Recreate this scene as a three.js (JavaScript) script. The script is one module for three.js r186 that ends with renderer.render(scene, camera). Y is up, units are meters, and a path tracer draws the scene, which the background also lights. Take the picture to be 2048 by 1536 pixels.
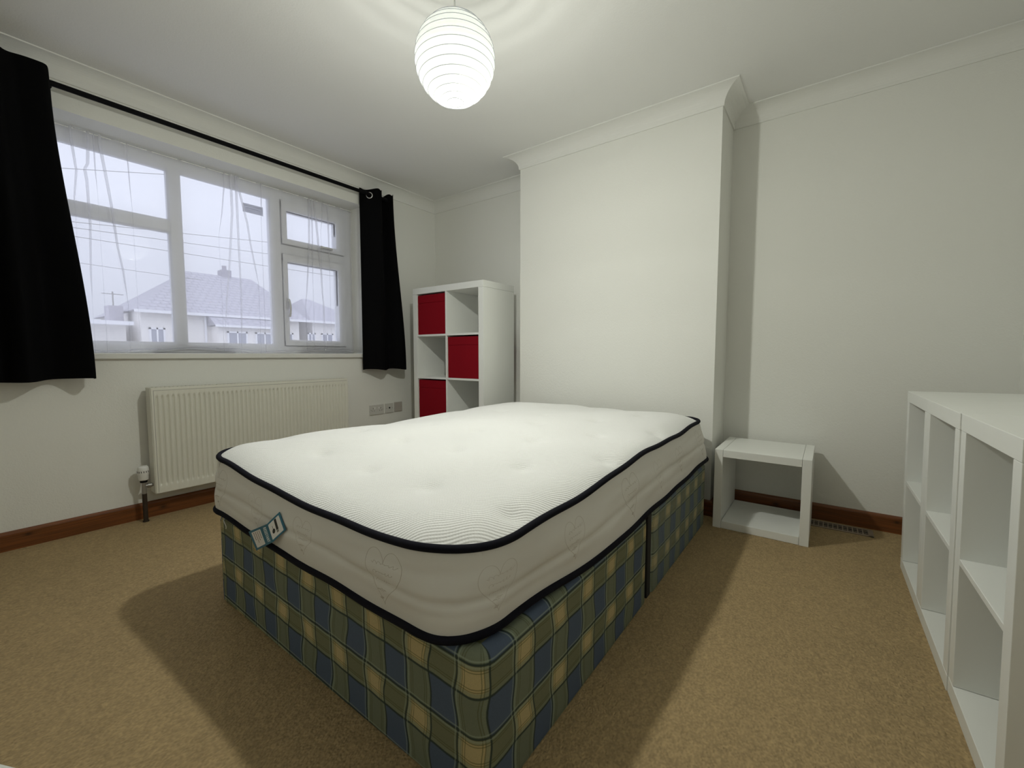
import * as THREE from 'three';
import { mergeGeometries, mergeVertices } from 'three/addons/utils/BufferGeometryUtils.js';
import { RoundedBoxGeometry } from 'three/addons/geometries/RoundedBoxGeometry.js';

// ------------------------------------------------------------------ camera, sky, lights, exposure
const scene = new THREE.Scene(), SKY = 0.93;
const camera = new THREE.PerspectiveCamera(2 * Math.atan(768 / 853.74) * 180 / Math.PI, 2048 / 1536, 0.02, 200);
camera.position.set(3.1684, 0.9487, 2.9997);
camera.rotation.order = 'YXZ';
camera.rotation.set(-0.0686, 0.6378, 0);
{ // standard overcast sky: grey-blue, brightening evenly from the horizon to the zenith
  const w = 64, h = 32, d = new Float32Array(w * h * 4);
  for (let j = 0; j < h; j++) for (let i = 0; i < w; i++) {
    const el = ((j + 0.5) / h - 0.5) * Math.PI, k = SKY * (el > 0 ? (1 + 2 * Math.sin(el)) / 1.42 : 0.45), q = 4 * (j * w + i);
    d[q] = 0.90 * k; d[q + 1] = 0.955 * k; d[q + 2] = 1.14 * k; d[q + 3] = 1;
  }
  const t = new THREE.DataTexture(d, w, h, THREE.RGBAFormat, THREE.FloatType); t.mapping = THREE.EquirectangularReflectionMapping;
  t.magFilter = t.minFilter = THREE.LinearFilter; t.colorSpace = THREE.LinearSRGBColorSpace; t.needsUpdate = true;
  scene.background = t;
}
const EXPOSURE = 1.06;
const LAMP_AT = new THREE.Vector3(1.995, 2.05, 1.775), BULB_DROP = 0.045;
const LAMP_ALL_ROUND = 2.1, LAMP_DOWN = 2.1;                        // candela: bare bulb all round, and its stronger downward cone
const LAMP_COLOR = new THREE.Color().setRGB(0.985, 1.0, 0.915);

// ------------------------------------------------------------------ dimensions (metres; x along the bed-head wall, z towards the viewer)
const H = 2.408, RX = 3.885, RZ = 3.64;
const CX0 = 1.262, CX1 = 2.640, CZ = 0.3225;
const WZ0 = 0.802, WZ1 = 2.66, WY0 = 0.958, WY1 = 2.185, REV = 0.2055;

// ------------------------------------------------------------------ small tools
let seed = 7;
function rnd() { seed = (seed * 1664525 + 1013904223) >>> 0; return seed / 4294967296; }
const lin = (r, g, b) => new THREE.Color().setRGB(r, g, b);
function std(o) { return new THREE.MeshStandardMaterial(o); }
const taken = {};
function numbered(n) { taken[n] = (taken[n] ?? -1) + 1; return taken[n] ? n + '_' + String(taken[n]).padStart(3, '0') : n; }
function shade(m) { m.castShadow = true; m.receiveShadow = true; return m; }
function part(name, geos, mat, parent) {
  const g = Array.isArray(geos) ? join(geos) : geos;
  const m = shade(new THREE.Mesh(g, mat)); m.name = name; parent.add(m); return m;
}
function struct(name, geos, mat, parent) {
  const m = part(name, geos, mat, parent ?? scene);
  if (!parent) m.userData = { kind: 'structure' };
  return m;
}
function thing(name, label, category, at = [0, 0, 0], turn = 0, group) {
  const o = new THREE.Group(); o.name = numbered(name); scene.add(o);
  o.position.set(...at); o.rotation.y = turn; o.userData = { label, category };
  if (group) o.userData.group = group;
  return o;
}
function join(list) {
  list = list.map((g) => { const q = g.index ? g.toNonIndexed() : g; for (const k of Object.keys(q.attributes)) if (!['position', 'normal', 'uv'].includes(k)) q.deleteAttribute(k); return q; });
  return list.length === 1 ? list[0] : mergeGeometries(list);
}
function box(x0, x1, y0, y1, z0, z1, r = 0) {
  const w = x1 - x0, h = y1 - y0, d = z1 - z0;
  const g = r ? new RoundedBoxGeometry(w, h, d, 2, Math.min(r, w / 2.01, h / 2.01, d / 2.01)) : new THREE.BoxGeometry(w, h, d);
  g.translate((x0 + x1) / 2, (y0 + y1) / 2, (z0 + z1) / 2);
  return metres(g);
}
function metres(g) {                       // texture coordinates in metres, laid along the face
  const p = g.attributes.position, n = g.attributes.normal, uv = new Float32Array(p.count * 2);
  for (let i = 0; i < p.count; i++) {
    const ax = Math.abs(n.getX(i)), ay = Math.abs(n.getY(i)), az = Math.abs(n.getZ(i));
    const [u, v] = ay >= ax && ay >= az ? [p.getX(i), p.getZ(i)] : ax >= az ? [p.getZ(i), p.getY(i)] : [p.getX(i), p.getY(i)];
    uv[2 * i] = u; uv[2 * i + 1] = v;
  }
  g.setAttribute('uv', new THREE.BufferAttribute(uv, 2));
  return g;
}
function cyl(r, a, b, seg = 16, r2 = r) {
  const A = new THREE.Vector3(...a), B = new THREE.Vector3(...b), d = B.clone().sub(A);
  const g = new THREE.CylinderGeometry(r2, r, d.length(), seg);
  g.applyQuaternion(new THREE.Quaternion().setFromUnitVectors(new THREE.Vector3(0, 1, 0), d.clone().normalize()));
  g.translate((A.x + B.x) / 2, (A.y + B.y) / 2, (A.z + B.z) / 2);
  return g;
}
function tube(pts, r, seg = 60, rad = 8, closed = false) {
  return new THREE.TubeGeometry(new THREE.CatmullRomCurve3(pts.map((p) => p.isVector3 ? p : new THREE.Vector3(...p)), closed), seg, r, rad, closed);
}
// a grid of points f(i, j) -> [x, y, z], uv from g(i, j)
function sheet(nu, nv, f, uvf, flip = false) {
  const pos = [], uv = [], idx = [];
  for (let j = 0; j <= nv; j++) for (let i = 0; i <= nu; i++) { pos.push(...f(i / nu, j / nv)); uv.push(...(uvf ? uvf(i / nu, j / nv) : [i / nu, j / nv])); }
  for (let j = 0; j < nv; j++) for (let i = 0; i < nu; i++) {
    const a = j * (nu + 1) + i, b = a + 1, c = a + nu + 1, d = c + 1;
    flip ? idx.push(a, c, b, b, c, d) : idx.push(a, b, c, b, d, c);
  }
  const g = new THREE.BufferGeometry();
  g.setAttribute('position', new THREE.Float32BufferAttribute(pos, 3));
  g.setAttribute('uv', new THREE.Float32BufferAttribute(uv, 2));
  g.setIndex(idx); g.computeVertexNormals(); return g;
}
const sstep = (a, b, x) => { const t = Math.min(1, Math.max(0, (x - a) / (b - a))); return t * t * (3 - 2 * t); };
const lerp = (a, b, t) => a + (b - a) * t;

// ------------------------------------------------------------------ periodic noise and textures
function hash(x, y, s) { let h = Math.imul(x, 374761393) + Math.imul(y, 668265263) + Math.imul(s, 1274126177); h = Math.imul(h ^ (h >>> 13), 1274126177); return ((h ^ (h >>> 16)) >>> 0) / 4294967296; }
function vnoise(u, v, n, s, m = n) {        // u, v in 0..1, n x m cells, tiles
  const x = u * n, y = v * m, i = Math.floor(x), j = Math.floor(y);
  let fx = x - i, fy = y - j; fx = fx * fx * (3 - 2 * fx); fy = fy * fy * (3 - 2 * fy);
  const w = (a, k) => ((a % k) + k) % k, h = (a, b) => hash(w(a, n), w(b, m), s);
  return lerp(lerp(h(i, j), h(i + 1, j), fx), lerp(h(i, j + 1), h(i + 1, j + 1), fx), fy);
}
function dataTex(n, f, srgb, sizeM) {
  const d = new Uint8Array(n * n * 4);
  for (let j = 0; j < n; j++) for (let i = 0; i < n; i++) {
    const c = f(i / n, j / n), k = 4 * (j * n + i);
    for (let q = 0; q < 3; q++) d[k + q] = Math.max(0, Math.min(255, 255 * (Array.isArray(c) ? c[q] : c)));
    d[k + 3] = 255;
  }
  const t = new THREE.DataTexture(d, n, n); t.wrapS = t.wrapT = THREE.RepeatWrapping;
  t.magFilter = THREE.LinearFilter; t.minFilter = THREE.LinearMipmapLinearFilter; t.generateMipmaps = true;
  if (srgb) t.colorSpace = THREE.SRGBColorSpace;
  if (sizeM) t.repeat.set(1 / sizeM, 1 / sizeM);
  t.needsUpdate = true; return t;
}
const plasterBump = dataTex(512, (u, v) => 0.5 * vnoise(u, v, 150, 1) + 0.3 * vnoise(u, v, 64, 2) + 0.2 * vnoise(u, v, 14, 3), false, 0.6);
const carpetBump = dataTex(1024, (u, v) => 0.5 * vnoise(u, v, 330, 4, 260) + 0.35 * vnoise(u, v, 150, 5) + 0.15 * vnoise(u, v, 30, 6), false, 1.1);
const carpetColor = dataTex(1024, (u, v) => {
  const fine = vnoise(u, v, 400, 7, 300), mid = vnoise(u, v, 120, 8, 90), big = vnoise(u + 0.05 * vnoise(u, v, 9, 30), v, 6, 9), tuft = vnoise(u, v, 34, 12, 22);
  const k = 0.86 + 0.20 * fine + 0.05 * mid + 0.025 * (big > 0.56 ? 1 : 0) * tuft;
  return [0.655 * k, 0.565 * k, 0.41 * k];
}, true, 1.6);
const knitBump = dataTex(512, (u, v) => {   // fine wavy ribs of a knitted cover, 0.25 m square
  const w = 0.5 + 0.5 * Math.sin(2 * Math.PI * (28 * v + 4 * u + 0.5 * Math.sin(2 * Math.PI * u * 2) + 0.6 * vnoise(u, v, 4, 11)));
  const c = 0.5 + 0.5 * Math.sin(2 * Math.PI * (36 * u + 0.4 * Math.sin(2 * Math.PI * v * 3)));
  return 0.6 * w + 0.22 * c * w + 0.18 * vnoise(u, v, 128, 13);
}, false, 0.25);
const clothBump = dataTex(256, (u, v) => 0.5 + 0.25 * Math.sin(2 * Math.PI * 64 * u) + 0.25 * Math.sin(2 * Math.PI * 64 * v), false, 0.08);
const woodMap = dataTex(512, (u, v) => {    // dark stained softwood, grain along u
  const knot = (cu, cv, r) => { const dx = (u - cu) * 6, dy = v - cv; return Math.exp(-(dx * dx + dy * dy) / (r * r)); };
  const k1 = knot(0.27, 0.45, 0.1), k2 = knot(0.78, 0.62, 0.07);
  const g = vnoise(u, v + 0.03 * vnoise(u, v, 3, 14), 8, 15, 46), f = vnoise(u, v, 30, 16, 200);
  const k = 0.72 + 0.34 * g + 0.16 * f - 0.5 * k1 - 0.45 * k2;
  return [0.465 * k, 0.27 * k, 0.125 * k];
}, true); woodMap.repeat.set(1 / 1.1, 1 / 0.1);

// woven check of the divan fabric: one blue column and one yellow column make a repeat
function plaid(worn) {
  const N = 1024;
  return dataTex(N, (u, v) => {
    const wob = worn ? 0.006 * Math.sin(2 * Math.PI * v * 2) : 0;
    u = (u + wob + 1) % 1;
    const yc = u < 0.5, cu = (u % 0.5) / 0.5;                         // yellow column first
    const yr = v < 0.45, cv = yr ? v / 0.45 : (v - 0.45) / 0.55;      // yellow row, then blue row
    const green = [0.53, 0.56, 0.47], oli = [0.54, 0.55, 0.43], yel = [0.86, 0.79, 0.58], blu = [0.37, 0.43, 0.52];
    let c = yc && yr ? yel : !yc && !yr ? blu : yc ? green : oli;
    c = [...c];
    const mix = (d, k) => { for (let q = 0; q < 3; q++) c[q] = lerp(c[q], d[q], k); };
    const dark = [0.20, 0.25, 0.23], pale = [0.70, 0.75, 0.66], bord = [0.58, 0.62, 0.52];
    const line = (t, at, w) => Math.max(0, 1 - Math.abs(t - at) / w);
    if (yc && (cu < 0.16 || cu > 0.84)) mix(bord, 0.55);
    if (yr && (cv < 0.16 || cv > 0.84)) mix(bord, 0.55);
    if (yc) for (const a of [0.19, 0.27, 0.76, 0.84]) mix([0.36, 0.36, 0.22], 0.6 * line(cu, a, 0.022));
    if (yr) for (const a of [0.19, 0.27, 0.76, 0.84]) mix([0.36, 0.36, 0.22], 0.6 * line(cv, a, 0.026));
    for (const a of [0, 1]) { mix(dark, 0.88 * Math.min(1, 1.5 * line(cu, a, 0.042))); mix(dark, 0.88 * Math.min(1, 1.5 * line(cv, a, 0.05))); }
    mix(pale, 0.75 * line(cu, yc ? 0.075 : 0.925, 0.03)); mix(pale, 0.75 * line(cv, yr ? 0.92 : 0.075, 0.03));
    const th = 0.88 + 0.10 * vnoise(u, v, 256, 21) + 0.10 * ((Math.floor(u * 340) + Math.floor(v * 340)) % 2 ? 0.5 : 0);
    if (worn) { const st = vnoise(u, v, 40, 22, 3) > 0.62 ? 0.35 : 0; mix([0.50, 0.55, 0.56], 0.22 + st * 0.6); }
    return c.map((q) => q * th);
  }, true);
}

// ------------------------------------------------------------------ materials
const M = {
  wall: std({ color: lin(0.87, 0.87, 0.82), roughness: 0.92, bumpMap: plasterBump, bumpScale: 0.0006 }),
  ceiling: std({ color: lin(0.87, 0.87, 0.845), roughness: 0.95, bumpMap: plasterBump, bumpScale: 0.0004 }),
  coving: std({ color: lin(0.87, 0.87, 0.83), roughness: 0.8 }),
  carpet: std({ map: carpetColor, roughness: 1, bumpMap: carpetBump, bumpScale: 0.004 }),
  skirting: std({ map: woodMap, roughness: 0.42 }),
  upvc: std({ color: lin(0.87, 0.88, 0.93), roughness: 0.3 }),
  gasket: std({ color: lin(0.20, 0.20, 0.21), roughness: 0.7 }),
  glass: new THREE.MeshPhysicalMaterial({ color: lin(1, 1, 1), roughness: 0.0, transmission: 1, thickness: 0, ior: 1.5 }),
  net: new THREE.MeshPhysicalMaterial({ color: lin(0.93, 0.93, 0.97), roughness: 1, transmission: 0.6, thickness: 0, transparent: true, opacity: 0.32, side: THREE.DoubleSide, specularIntensity: 0 }),
  netHem: new THREE.MeshPhysicalMaterial({ color: lin(0.8, 0.8, 0.86), roughness: 1, transmission: 0.5, thickness: 0, transparent: true, opacity: 0.75, side: THREE.DoubleSide, specularIntensity: 0 }),
  curtain: new THREE.MeshPhysicalMaterial({ color: lin(0.0035, 0.0035, 0.004), roughness: 0.9, specularIntensity: 0.15, bumpMap: clothBump, bumpScale: 0.0004 }),
  black: new THREE.MeshPhysicalMaterial({ color: lin(0.003, 0.003, 0.004), roughness: 0.7, specularIntensity: 0.25 }),
  chrome: std({ color: lin(0.75, 0.75, 0.76), roughness: 0.22, metalness: 1 }),
  lacquer: std({ color: lin(0.89, 0.90, 0.86), roughness: 0.38 }),
  lacquerEdge: std({ color: lin(0.82, 0.83, 0.80), roughness: 0.4 }),
  radiator: std({ color: lin(0.80, 0.79, 0.70), roughness: 0.35 }),
  radiatorDark: std({ color: lin(0.35, 0.34, 0.31), roughness: 0.6 }),
  plasticWhite: std({ color: lin(0.83, 0.83, 0.80), roughness: 0.35 }),
  plate: std({ color: lin(0.66, 0.65, 0.61), roughness: 0.35 }),
  plateTan: std({ color: lin(0.50, 0.46, 0.42), roughness: 0.4 }),
  hole: std({ color: lin(0.02, 0.02, 0.02), roughness: 0.8 }),
  pipe: std({ color: lin(0.055, 0.04, 0.03), roughness: 0.5, metalness: 0.4 }),
  redBox: new THREE.MeshPhysicalMaterial({ color: lin(0.26, 0.006, 0.014), roughness: 0.95, specularIntensity: 0.2, bumpMap: clothBump, bumpScale: 0.0003 }),
  knit: std({ color: lin(0.86, 0.86, 0.84), roughness: 0.95, bumpMap: knitBump, bumpScale: 0.0016 }),
  piping: new THREE.MeshPhysicalMaterial({ color: lin(0.006, 0.006, 0.011), roughness: 0.9, specularIntensity: 0.35 }),
  ventMetal: std({ color: lin(0.30, 0.24, 0.18), roughness: 0.5, metalness: 0.1 }),
  paper: new THREE.MeshPhysicalMaterial({ color: lin(0.70, 0.71, 0.68), roughness: 1, transmission: 0.022, thickness: 0, emissive: lin(0.96, 1.0, 0.95), emissiveIntensity: 0.38, side: THREE.DoubleSide, specularIntensity: 0 }),
  rib: std({ color: lin(0.012, 0.012, 0.012), roughness: 1, emissive: lin(0.95, 1, 0.95), emissiveIntensity: 0.34 }),
};

// ------------------------------------------------------------------ lights in the lantern (one bulb)
const bulbLight = new THREE.PointLight(LAMP_COLOR, LAMP_ALL_ROUND); bulbLight.name = 'bulb_light';
bulbLight.position.copy(LAMP_AT).setY(LAMP_AT.y - BULB_DROP); bulbLight.castShadow = true; bulbLight.shadow.radius = 1.7; bulbLight.shadow.mapSize.set(2048, 2048);
const downLight = new THREE.SpotLight(LAMP_COLOR, LAMP_DOWN, 0, Math.PI * 0.497, 1); downLight.name = 'bulb_down_light';
downLight.position.copy(bulbLight.position); downLight.target.position.copy(bulbLight.position).add(new THREE.Vector3(0.10, -1, -0.24));   // the bulb hangs a little askew
 downLight.castShadow = true; downLight.shadow.radius = 1.7; downLight.shadow.mapSize.set(2048, 2048);
scene.add(bulbLight, downLight, downLight.target);

// ------------------------------------------------------------------ the room shell
struct('floor', box(-0.3, RX + 0.15, -0.2, 0, -0.2, RZ + 0.15), M.carpet);
struct('ceiling', box(-0.3, RX + 0.15, H, H + 0.2, -0.2, RZ + 0.15), M.ceiling);
{
  const s = new THREE.Shape([[-RZ - 0.15, 0], [0.2, 0], [0.2, H], [-RZ - 0.15, H]].map(([a, b]) => new THREE.Vector2(a, b)));
  s.holes.push(new THREE.Path([[-WZ1, WY0], [-WZ1, WY1], [-WZ0, WY1], [-WZ0, WY0]].map(([a, b]) => new THREE.Vector2(a, b))));
  const g = new THREE.ExtrudeGeometry(s, { depth: 0.3, bevelEnabled: false });
  g.rotateY(Math.PI / 2); g.translate(-0.3, 0, 0);                    // shape x becomes -z
  struct('wall_left', metres(g), M.wall);
}
struct('wall_back', box(0, RX + 0.15, 0, H, -0.2, 0), M.wall);
struct('wall_chimney', box(CX0, CX1, 0, H, 0, CZ), M.wall);
struct('wall_right', box(RX, RX + 0.15, 0, H, 0, RZ + 0.15), M.wall);
struct('wall_front', box(0, RX, 0, H, RZ, RZ + 0.15), M.wall);

// profiles swept round the room with mitred corners
const ROOM = [[0, 0], [CX0, 0], [CX0, CZ], [CX1, CZ], [CX1, 0], [RX, 0], [RX, RZ], [0, RZ]];
function swept(profile, i) {
  const n = ROOM.length, A = ROOM[i], B = ROOM[(i + 1) % n], P = ROOM[(i + n - 1) % n], Q = ROOM[(i + 2) % n];
  const dir = (a, b) => { const l = Math.hypot(b[0] - a[0], b[1] - a[1]); return [(b[0] - a[0]) / l, (b[1] - a[1]) / l]; };
  const nrm = ([x, z]) => [-z, x];
  const nm = nrm(dir(A, B)), n0 = nrm(dir(P, A)), n1 = nrm(dir(B, Q));
  const pos = [], uv = []; const L = Math.hypot(B[0] - A[0], B[1] - A[1]);
  const at = (C, a, b, d) => [C[0] + (a[0] + b[0]) * d, C[1] + (a[1] + b[1]) * d];
  let run = 0;
  for (let k = 0; k < profile.length - 1; k++) {
    const [d0, y0] = profile[k], [d1, y1] = profile[k + 1];
    const a0 = at(A, nm, n0, d0), b0 = at(B, nm, n1, d0), a1 = at(A, nm, n0, d1), b1 = at(B, nm, n1, d1);
    const l = Math.hypot(d1 - d0, y1 - y0);
    const a = [a0[0], y0, a0[1]], b = [b0[0], y0, b0[1]], c = [a1[0], y1, a1[1]], d = [b1[0], y1, b1[1]];
    pos.push(...a, ...d, ...b, ...a, ...c, ...d);
    uv.push(0, run, L, run + l, L, run, 0, run, 0, run + l, L, run + l); run += l;
  }
  const g = new THREE.BufferGeometry();
  g.setAttribute('position', new THREE.Float32BufferAttribute(pos, 3)); g.setAttribute('uv', new THREE.Float32BufferAttribute(uv, 2));
  g.computeVertexNormals(); return g;
}
const cove = [[0, H - 0.085], [0.007, H - 0.085], [0.008, H - 0.081]];
for (let k = 0; k <= 10; k++) { const a = k / 10 * Math.PI / 2; cove.push([0.008 + 0.082 * (1 - Math.cos(a)), H - 0.081 + 0.075 * Math.sin(a)]); }
cove.push([0.0935, H - 0.005], [0.094, H]);
const base = [[0.016, 0], [0.016, 0.078], [0.0135, 0.086], [0.008, 0.092], [0, 0.092]];
const sides = ['alcove_left', 'chimney_left', 'chimney', 'chimney_right', 'alcove_right', 'right', 'front', 'left'];
ROOM.forEach((_, i) => {
  struct('trim_' + (i + 1), swept(cove, i), M.coving);
  struct('baseboard_' + sides[i], swept(base, i), M.skirting);
});

// ------------------------------------------------------------------ the window
{
  const w = new THREE.Group(); w.name = 'window_1'; w.userData = { kind: 'structure' }; scene.add(w);
  const xb = -0.275, xf = -REV, yT = 2.10, yB = 1.03, gap = 0.0;
  const frame = [
    box(xb, xf, WY0, yB - 0.012, WZ0, WZ1, 0.006), box(xb, xf, yT + 0.012, WY1, WZ0, WZ1, 0.006),
    box(xb + 0.001, xf - 0.0008, yB - 0.02, yT + 0.02, WZ0, 0.870, 0.006), box(xb + 0.001, xf - 0.0008, yB - 0.02, yT + 0.02, WZ1 - 0.06, WZ1, 0.006),
    box(xb + 0.002, xf + 0.002, yB - 0.02, yT + 0.02, 1.388, 1.462, 0.006), box(xb + 0.002, xf + 0.002, yB - 0.02, yT + 0.02, 2.008, 2.072, 0.006),
    box(xb + 0.001, xf - 0.001, 1.722, 1.793, 2.06, WZ1 - 0.05, 0.006), box(xb + 0.001, xf - 0.001, 1.715, 1.788, 0.86, 1.40, 0.006),
  ];
  part('window_frame', frame, M.upvc, w);
  // glazing beads and panes: [z0, z1, y0, y1]
  const fixed = [[2.078, 2.598, 1.800, 2.100], [2.078, 2.598, 1.030, 1.716], [1.468, 2.002, 1.030, 2.100]];
  const bead = (z0, z1, y0, y1, x, t) => [box(x - 0.03, x, y0 - t, y0, z0 - t, z1 + t, 0.003), box(x - 0.03, x, y1, y1 + t, z0 - t, z1 + t, 0.003), box(x - 0.03, x, y0, y1, z0 - t, z0, 0.003), box(x - 0.03, x, y0, y1, z1, z1 + t, 0.003)];
  for (const [z0, z1, y0, y1] of fixed) {
    part('glazing_bead', bead(z0, z1, y0, y1, xf - 0.008, 0.016), M.upvc, w);
    part('window_pane', box(-0.247, -0.243, y0 - 0.008, y1 + 0.008, z0 - 0.008, z1 + 0.008), M.glass, w);
  }
  const sashes = [[0.872, 1.386, 1.790, 2.112, 0.944, 1.348, 1.832, 2.040], [0.872, 1.386, 1.018, 1.714, 0.934, 1.352, 1.064, 1.656]];
  for (const [z0, z1, y0, y1, a0, a1, b0, b1] of sashes) {
    const xs = xf + 0.018, s = part('sash', [
      box(xb + 0.01, xs, y0, b0, z0, z1, 0.006), box(xb + 0.01, xs, b1, y1, z0, z1, 0.006), box(xb + 0.011, xs - 0.0008, y0 + 0.004, y1 - 0.004, z0, a0, 0.004), box(xb + 0.011, xs - 0.0008, y0 + 0.004, y1 - 0.004, a1, z1, 0.004)], M.upvc, w);
    part('glazing_bead', bead(a0, a1, b0, b1, xs - 0.012, 0.008), M.upvc, s);
    part('window_pane', box(-0.247, -0.243, b0 - 0.008, b1 + 0.008, a0 - 0.008, a1 + 0.008), M.glass, s);
    part('seal', [box(xf, xf + 0.003, y0 - 0.003, y1 + 0.003, z0 - 0.003, z0), box(xf, xf + 0.003, y0 - 0.003, y1 + 0.003, z1, z1 + 0.003), box(xf, xf + 0.003, y0 - 0.003, y0, z0, z1), box(xf, xf + 0.003, y1, y1 + 0.003, z0, z1)], M.gasket, s);
    const big = y0 < 1.3;
    const hm = std({ color: lin(0.72, 0.72, 0.74), roughness: 0.35 });
    if (big) part('handle', [box(xs, xs + 0.012, 1.30, 1.38, 1.356, 1.378, 0.004), box(xs + 0.01, xs + 0.034, 1.352, 1.372, 1.358, 1.376, 0.006), tube([[xs + 0.03, 1.365, 1.366], [xs + 0.036, 1.33, 1.362], [xs + 0.034, 1.28, 1.360], [xs + 0.026, 1.238, 1.362]], 0.0075, 16, 8)], hm, s);
    else part('handle', [box(xs, xs + 0.012, 1.805, 1.825, 1.00, 1.10, 0.004), tube([[xs + 0.026, 1.815, 1.09], [xs + 0.034, 1.815, 1.06], [xs + 0.03, 1.813, 1.0]], 0.0075, 12, 8), box(xs, xs + 0.03, 1.806, 1.826, 1.078, 1.098, 0.005)], hm, s);
  }
  part('window_sill', box(-REV - 0.01, 0.022, WY0 - 0.034, WY0 + 0.0, WZ0 + 0.0005, WZ1 - 0.0005, 0.006), std({ color: lin(0.82, 0.82, 0.79), roughness: 0.35 }), w);
}
{ // printed sticker on the inside of the middle pane
  const c = document.createElement('canvas'); c.width = 256; c.height = 128; const x = c.getContext('2d');
  x.fillStyle = '#dcdee8'; x.fillRect(0, 0, 256, 128); x.fillStyle = '#a2a5b8';
  x.fillRect(150, 20, 92, 12); x.fillRect(18, 26, 70, 8); x.fillRect(110, 60, 110, 10); x.fillRect(30, 58, 60, 5); x.fillRect(24, 92, 90, 6);
  const t = new THREE.CanvasTexture(c); t.colorSpace = THREE.SRGBColorSpace;
  const g = new THREE.BoxGeometry(0.0008, 0.062, 0.137); g.translate(-0.2424, 2.003, 1.563);
  const m = part('sticker', g, new THREE.MeshPhysicalMaterial({ map: t, roughness: 1, transmission: 0.5, thickness: 0 }), scene);
  m.userData = { label: 'small pale grey printed sticker on the middle window pane near its top corner', category: 'sticker' };
}

// ------------------------------------------------------------------ net curtain hung close against the frame, with pinched folds
{
  const X = -0.172, yT = 2.178, yB = 0.972;
  // each fold: points (z, y) from its top to where it dies, and its width
  const F = [
    [0.012, [2.498, 2.12], [2.485, 1.95], [2.50, 1.80], [2.50, 1.70]],
    [0.014, [2.430, 2.14], [2.438, 2.00], [2.452, 1.97], [2.446, 1.91], [2.444, 1.67], [2.454, 1.42], [2.456, 1.25]],
    [0.007, [2.407, 2.12], [2.408, 1.99], [2.404, 1.83]],
    [0.014, [2.382, 2.12], [2.360, 1.91], [2.349, 1.79], [2.335, 1.58], [2.317, 1.44], [2.303, 1.25]],
    [0.006, [2.266, 2.09], [2.262, 1.91], [2.257, 1.80]],
    [0.008, [1.768, 2.10], [1.79, 1.90], [1.815, 1.75]],
    [0.014, [1.729, 2.13], [1.729, 1.92], [1.746, 1.72], [1.763, 1.51], [1.782, 1.34], [1.80, 1.12]],
    [0.014, [1.699, 2.12], [1.698, 1.76], [1.697, 1.60], [1.695, 1.42], [1.696, 1.33], [1.705, 1.0]],
    [0.013, [1.690, 2.12], [1.666, 2.02], [1.633, 1.87], [1.618, 1.74], [1.592, 1.57], [1.575, 1.46]],
    [0.007, [1.536, 2.11], [1.542, 1.90]],
    [0.014, [1.180, 2.12], [1.189, 1.83], [1.203, 1.65], [1.222, 1.44], [1.234, 1.34]],
    [0.009, [1.158, 2.10], [1.160, 1.80], [1.165, 1.55]],
    [0.014, [1.134, 2.12], [1.118, 1.88], [1.110, 1.75], [1.100, 1.65], [1.094, 1.43], [1.087, 1.37], [1.079, 1.10]],
    [0.009, [1.070, 2.10], [1.091, 1.94]],
    [0.012, [1.023, 2.12], [1.021, 1.83], [1.02, 1.6]],
  ].map(([w, ...p]) => ({ w, p }));
  const foldAt = (f, y) => {
    const p = f.p; let z = p[0][0];
    if (y <= p[p.length - 1][1]) z = p[p.length - 1][0];
    else for (let k = 0; k < p.length - 1; k++) if (y <= p[k][1] && y >= p[k + 1][1]) { z = lerp(p[k + 1][0], p[k][0], (y - p[k + 1][1]) / (p[k][1] - p[k + 1][1])); break; }
    const top = p[0][1], bot = p[p.length - 1][1];
    return [z, f.w * sstep(bot - 0.02, bot + 0.16, y) * (0.55 + 0.45 * sstep(bot, top, y))];
  };
  const z0 = 0.812, z1 = 2.64, rows = 90;
  const row = (y) => {                       // the sheet's course along the window at height y
    const out = []; let prev = z0; const fs = F.map((f) => foldAt(f, y)).sort((a, b) => a[0] - b[0]);
    const flat = (a, b, n) => { for (let k = 0; k < n; k++) { const z = lerp(a, b, k / n); out.push([X + 0.006 * Math.sin(z * 17 + y * 2) * sstep(2.18, 1.6, y) + 0.004 * Math.sin(z * 41 + 1), z]); } };
    fs.forEach(([z, w], i) => {
      flat(prev, z - w * 0.5, 10);
      const x = X + 0.004 * Math.sin(z * 41 + 1);
      out.push([x, z - w * 0.5], [x + 0.001, z + w * 0.5], [x + 0.004 + 0.5 * w, z + w * 0.35], [x + 0.004 + 0.5 * w, z - w * 0.4], [x + 0.0015, z - w * 0.45], [x + 0.003, z + w * 0.45]);
      prev = z + w * 0.5;
    });
    flat(prev, z1, 10); out.push([X, z1]); return out;
  };
  const net = thing('net_curtain', 'sheer white net curtain hanging in thin folds across the whole window', 'curtain');
  const R = []; for (let j = 0; j <= rows; j++) { const y = lerp(yB, yT, j / rows); R.push([y, row(y)]); }
  const n = R[0][1].length - 1;
  const g = sheet(n, rows, (u, v) => { const i = Math.round(u * n), j = Math.round(v * rows), [y, r] = R[j]; const sag = (1 - v) * (1 - v) * 0.012 * Math.sin(r[i][1] * 7); return [r[i][0], y + sag, r[i][1]]; });
  part('net_sheet', g, M.net, net);
  const hem = []; for (let k = 0; k <= 40; k++) { const z = lerp(z0 + 0.03, z1 - 0.14, k / 40); hem.push([X + 0.006, 0.985 + 0.011 * Math.sin(z * 7 + 0.6) + 0.004 * Math.sin(z * 23), z]); }
  part('hem', tube(hem, 0.0022, 160, 6), M.netHem, net);
  part('curtain_wire', cyl(0.003, [X, 2.172, WZ0 + 0.002], [X, 2.172, WZ1 - 0.002], 8), M.plasticWhite, net);
}

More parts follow.
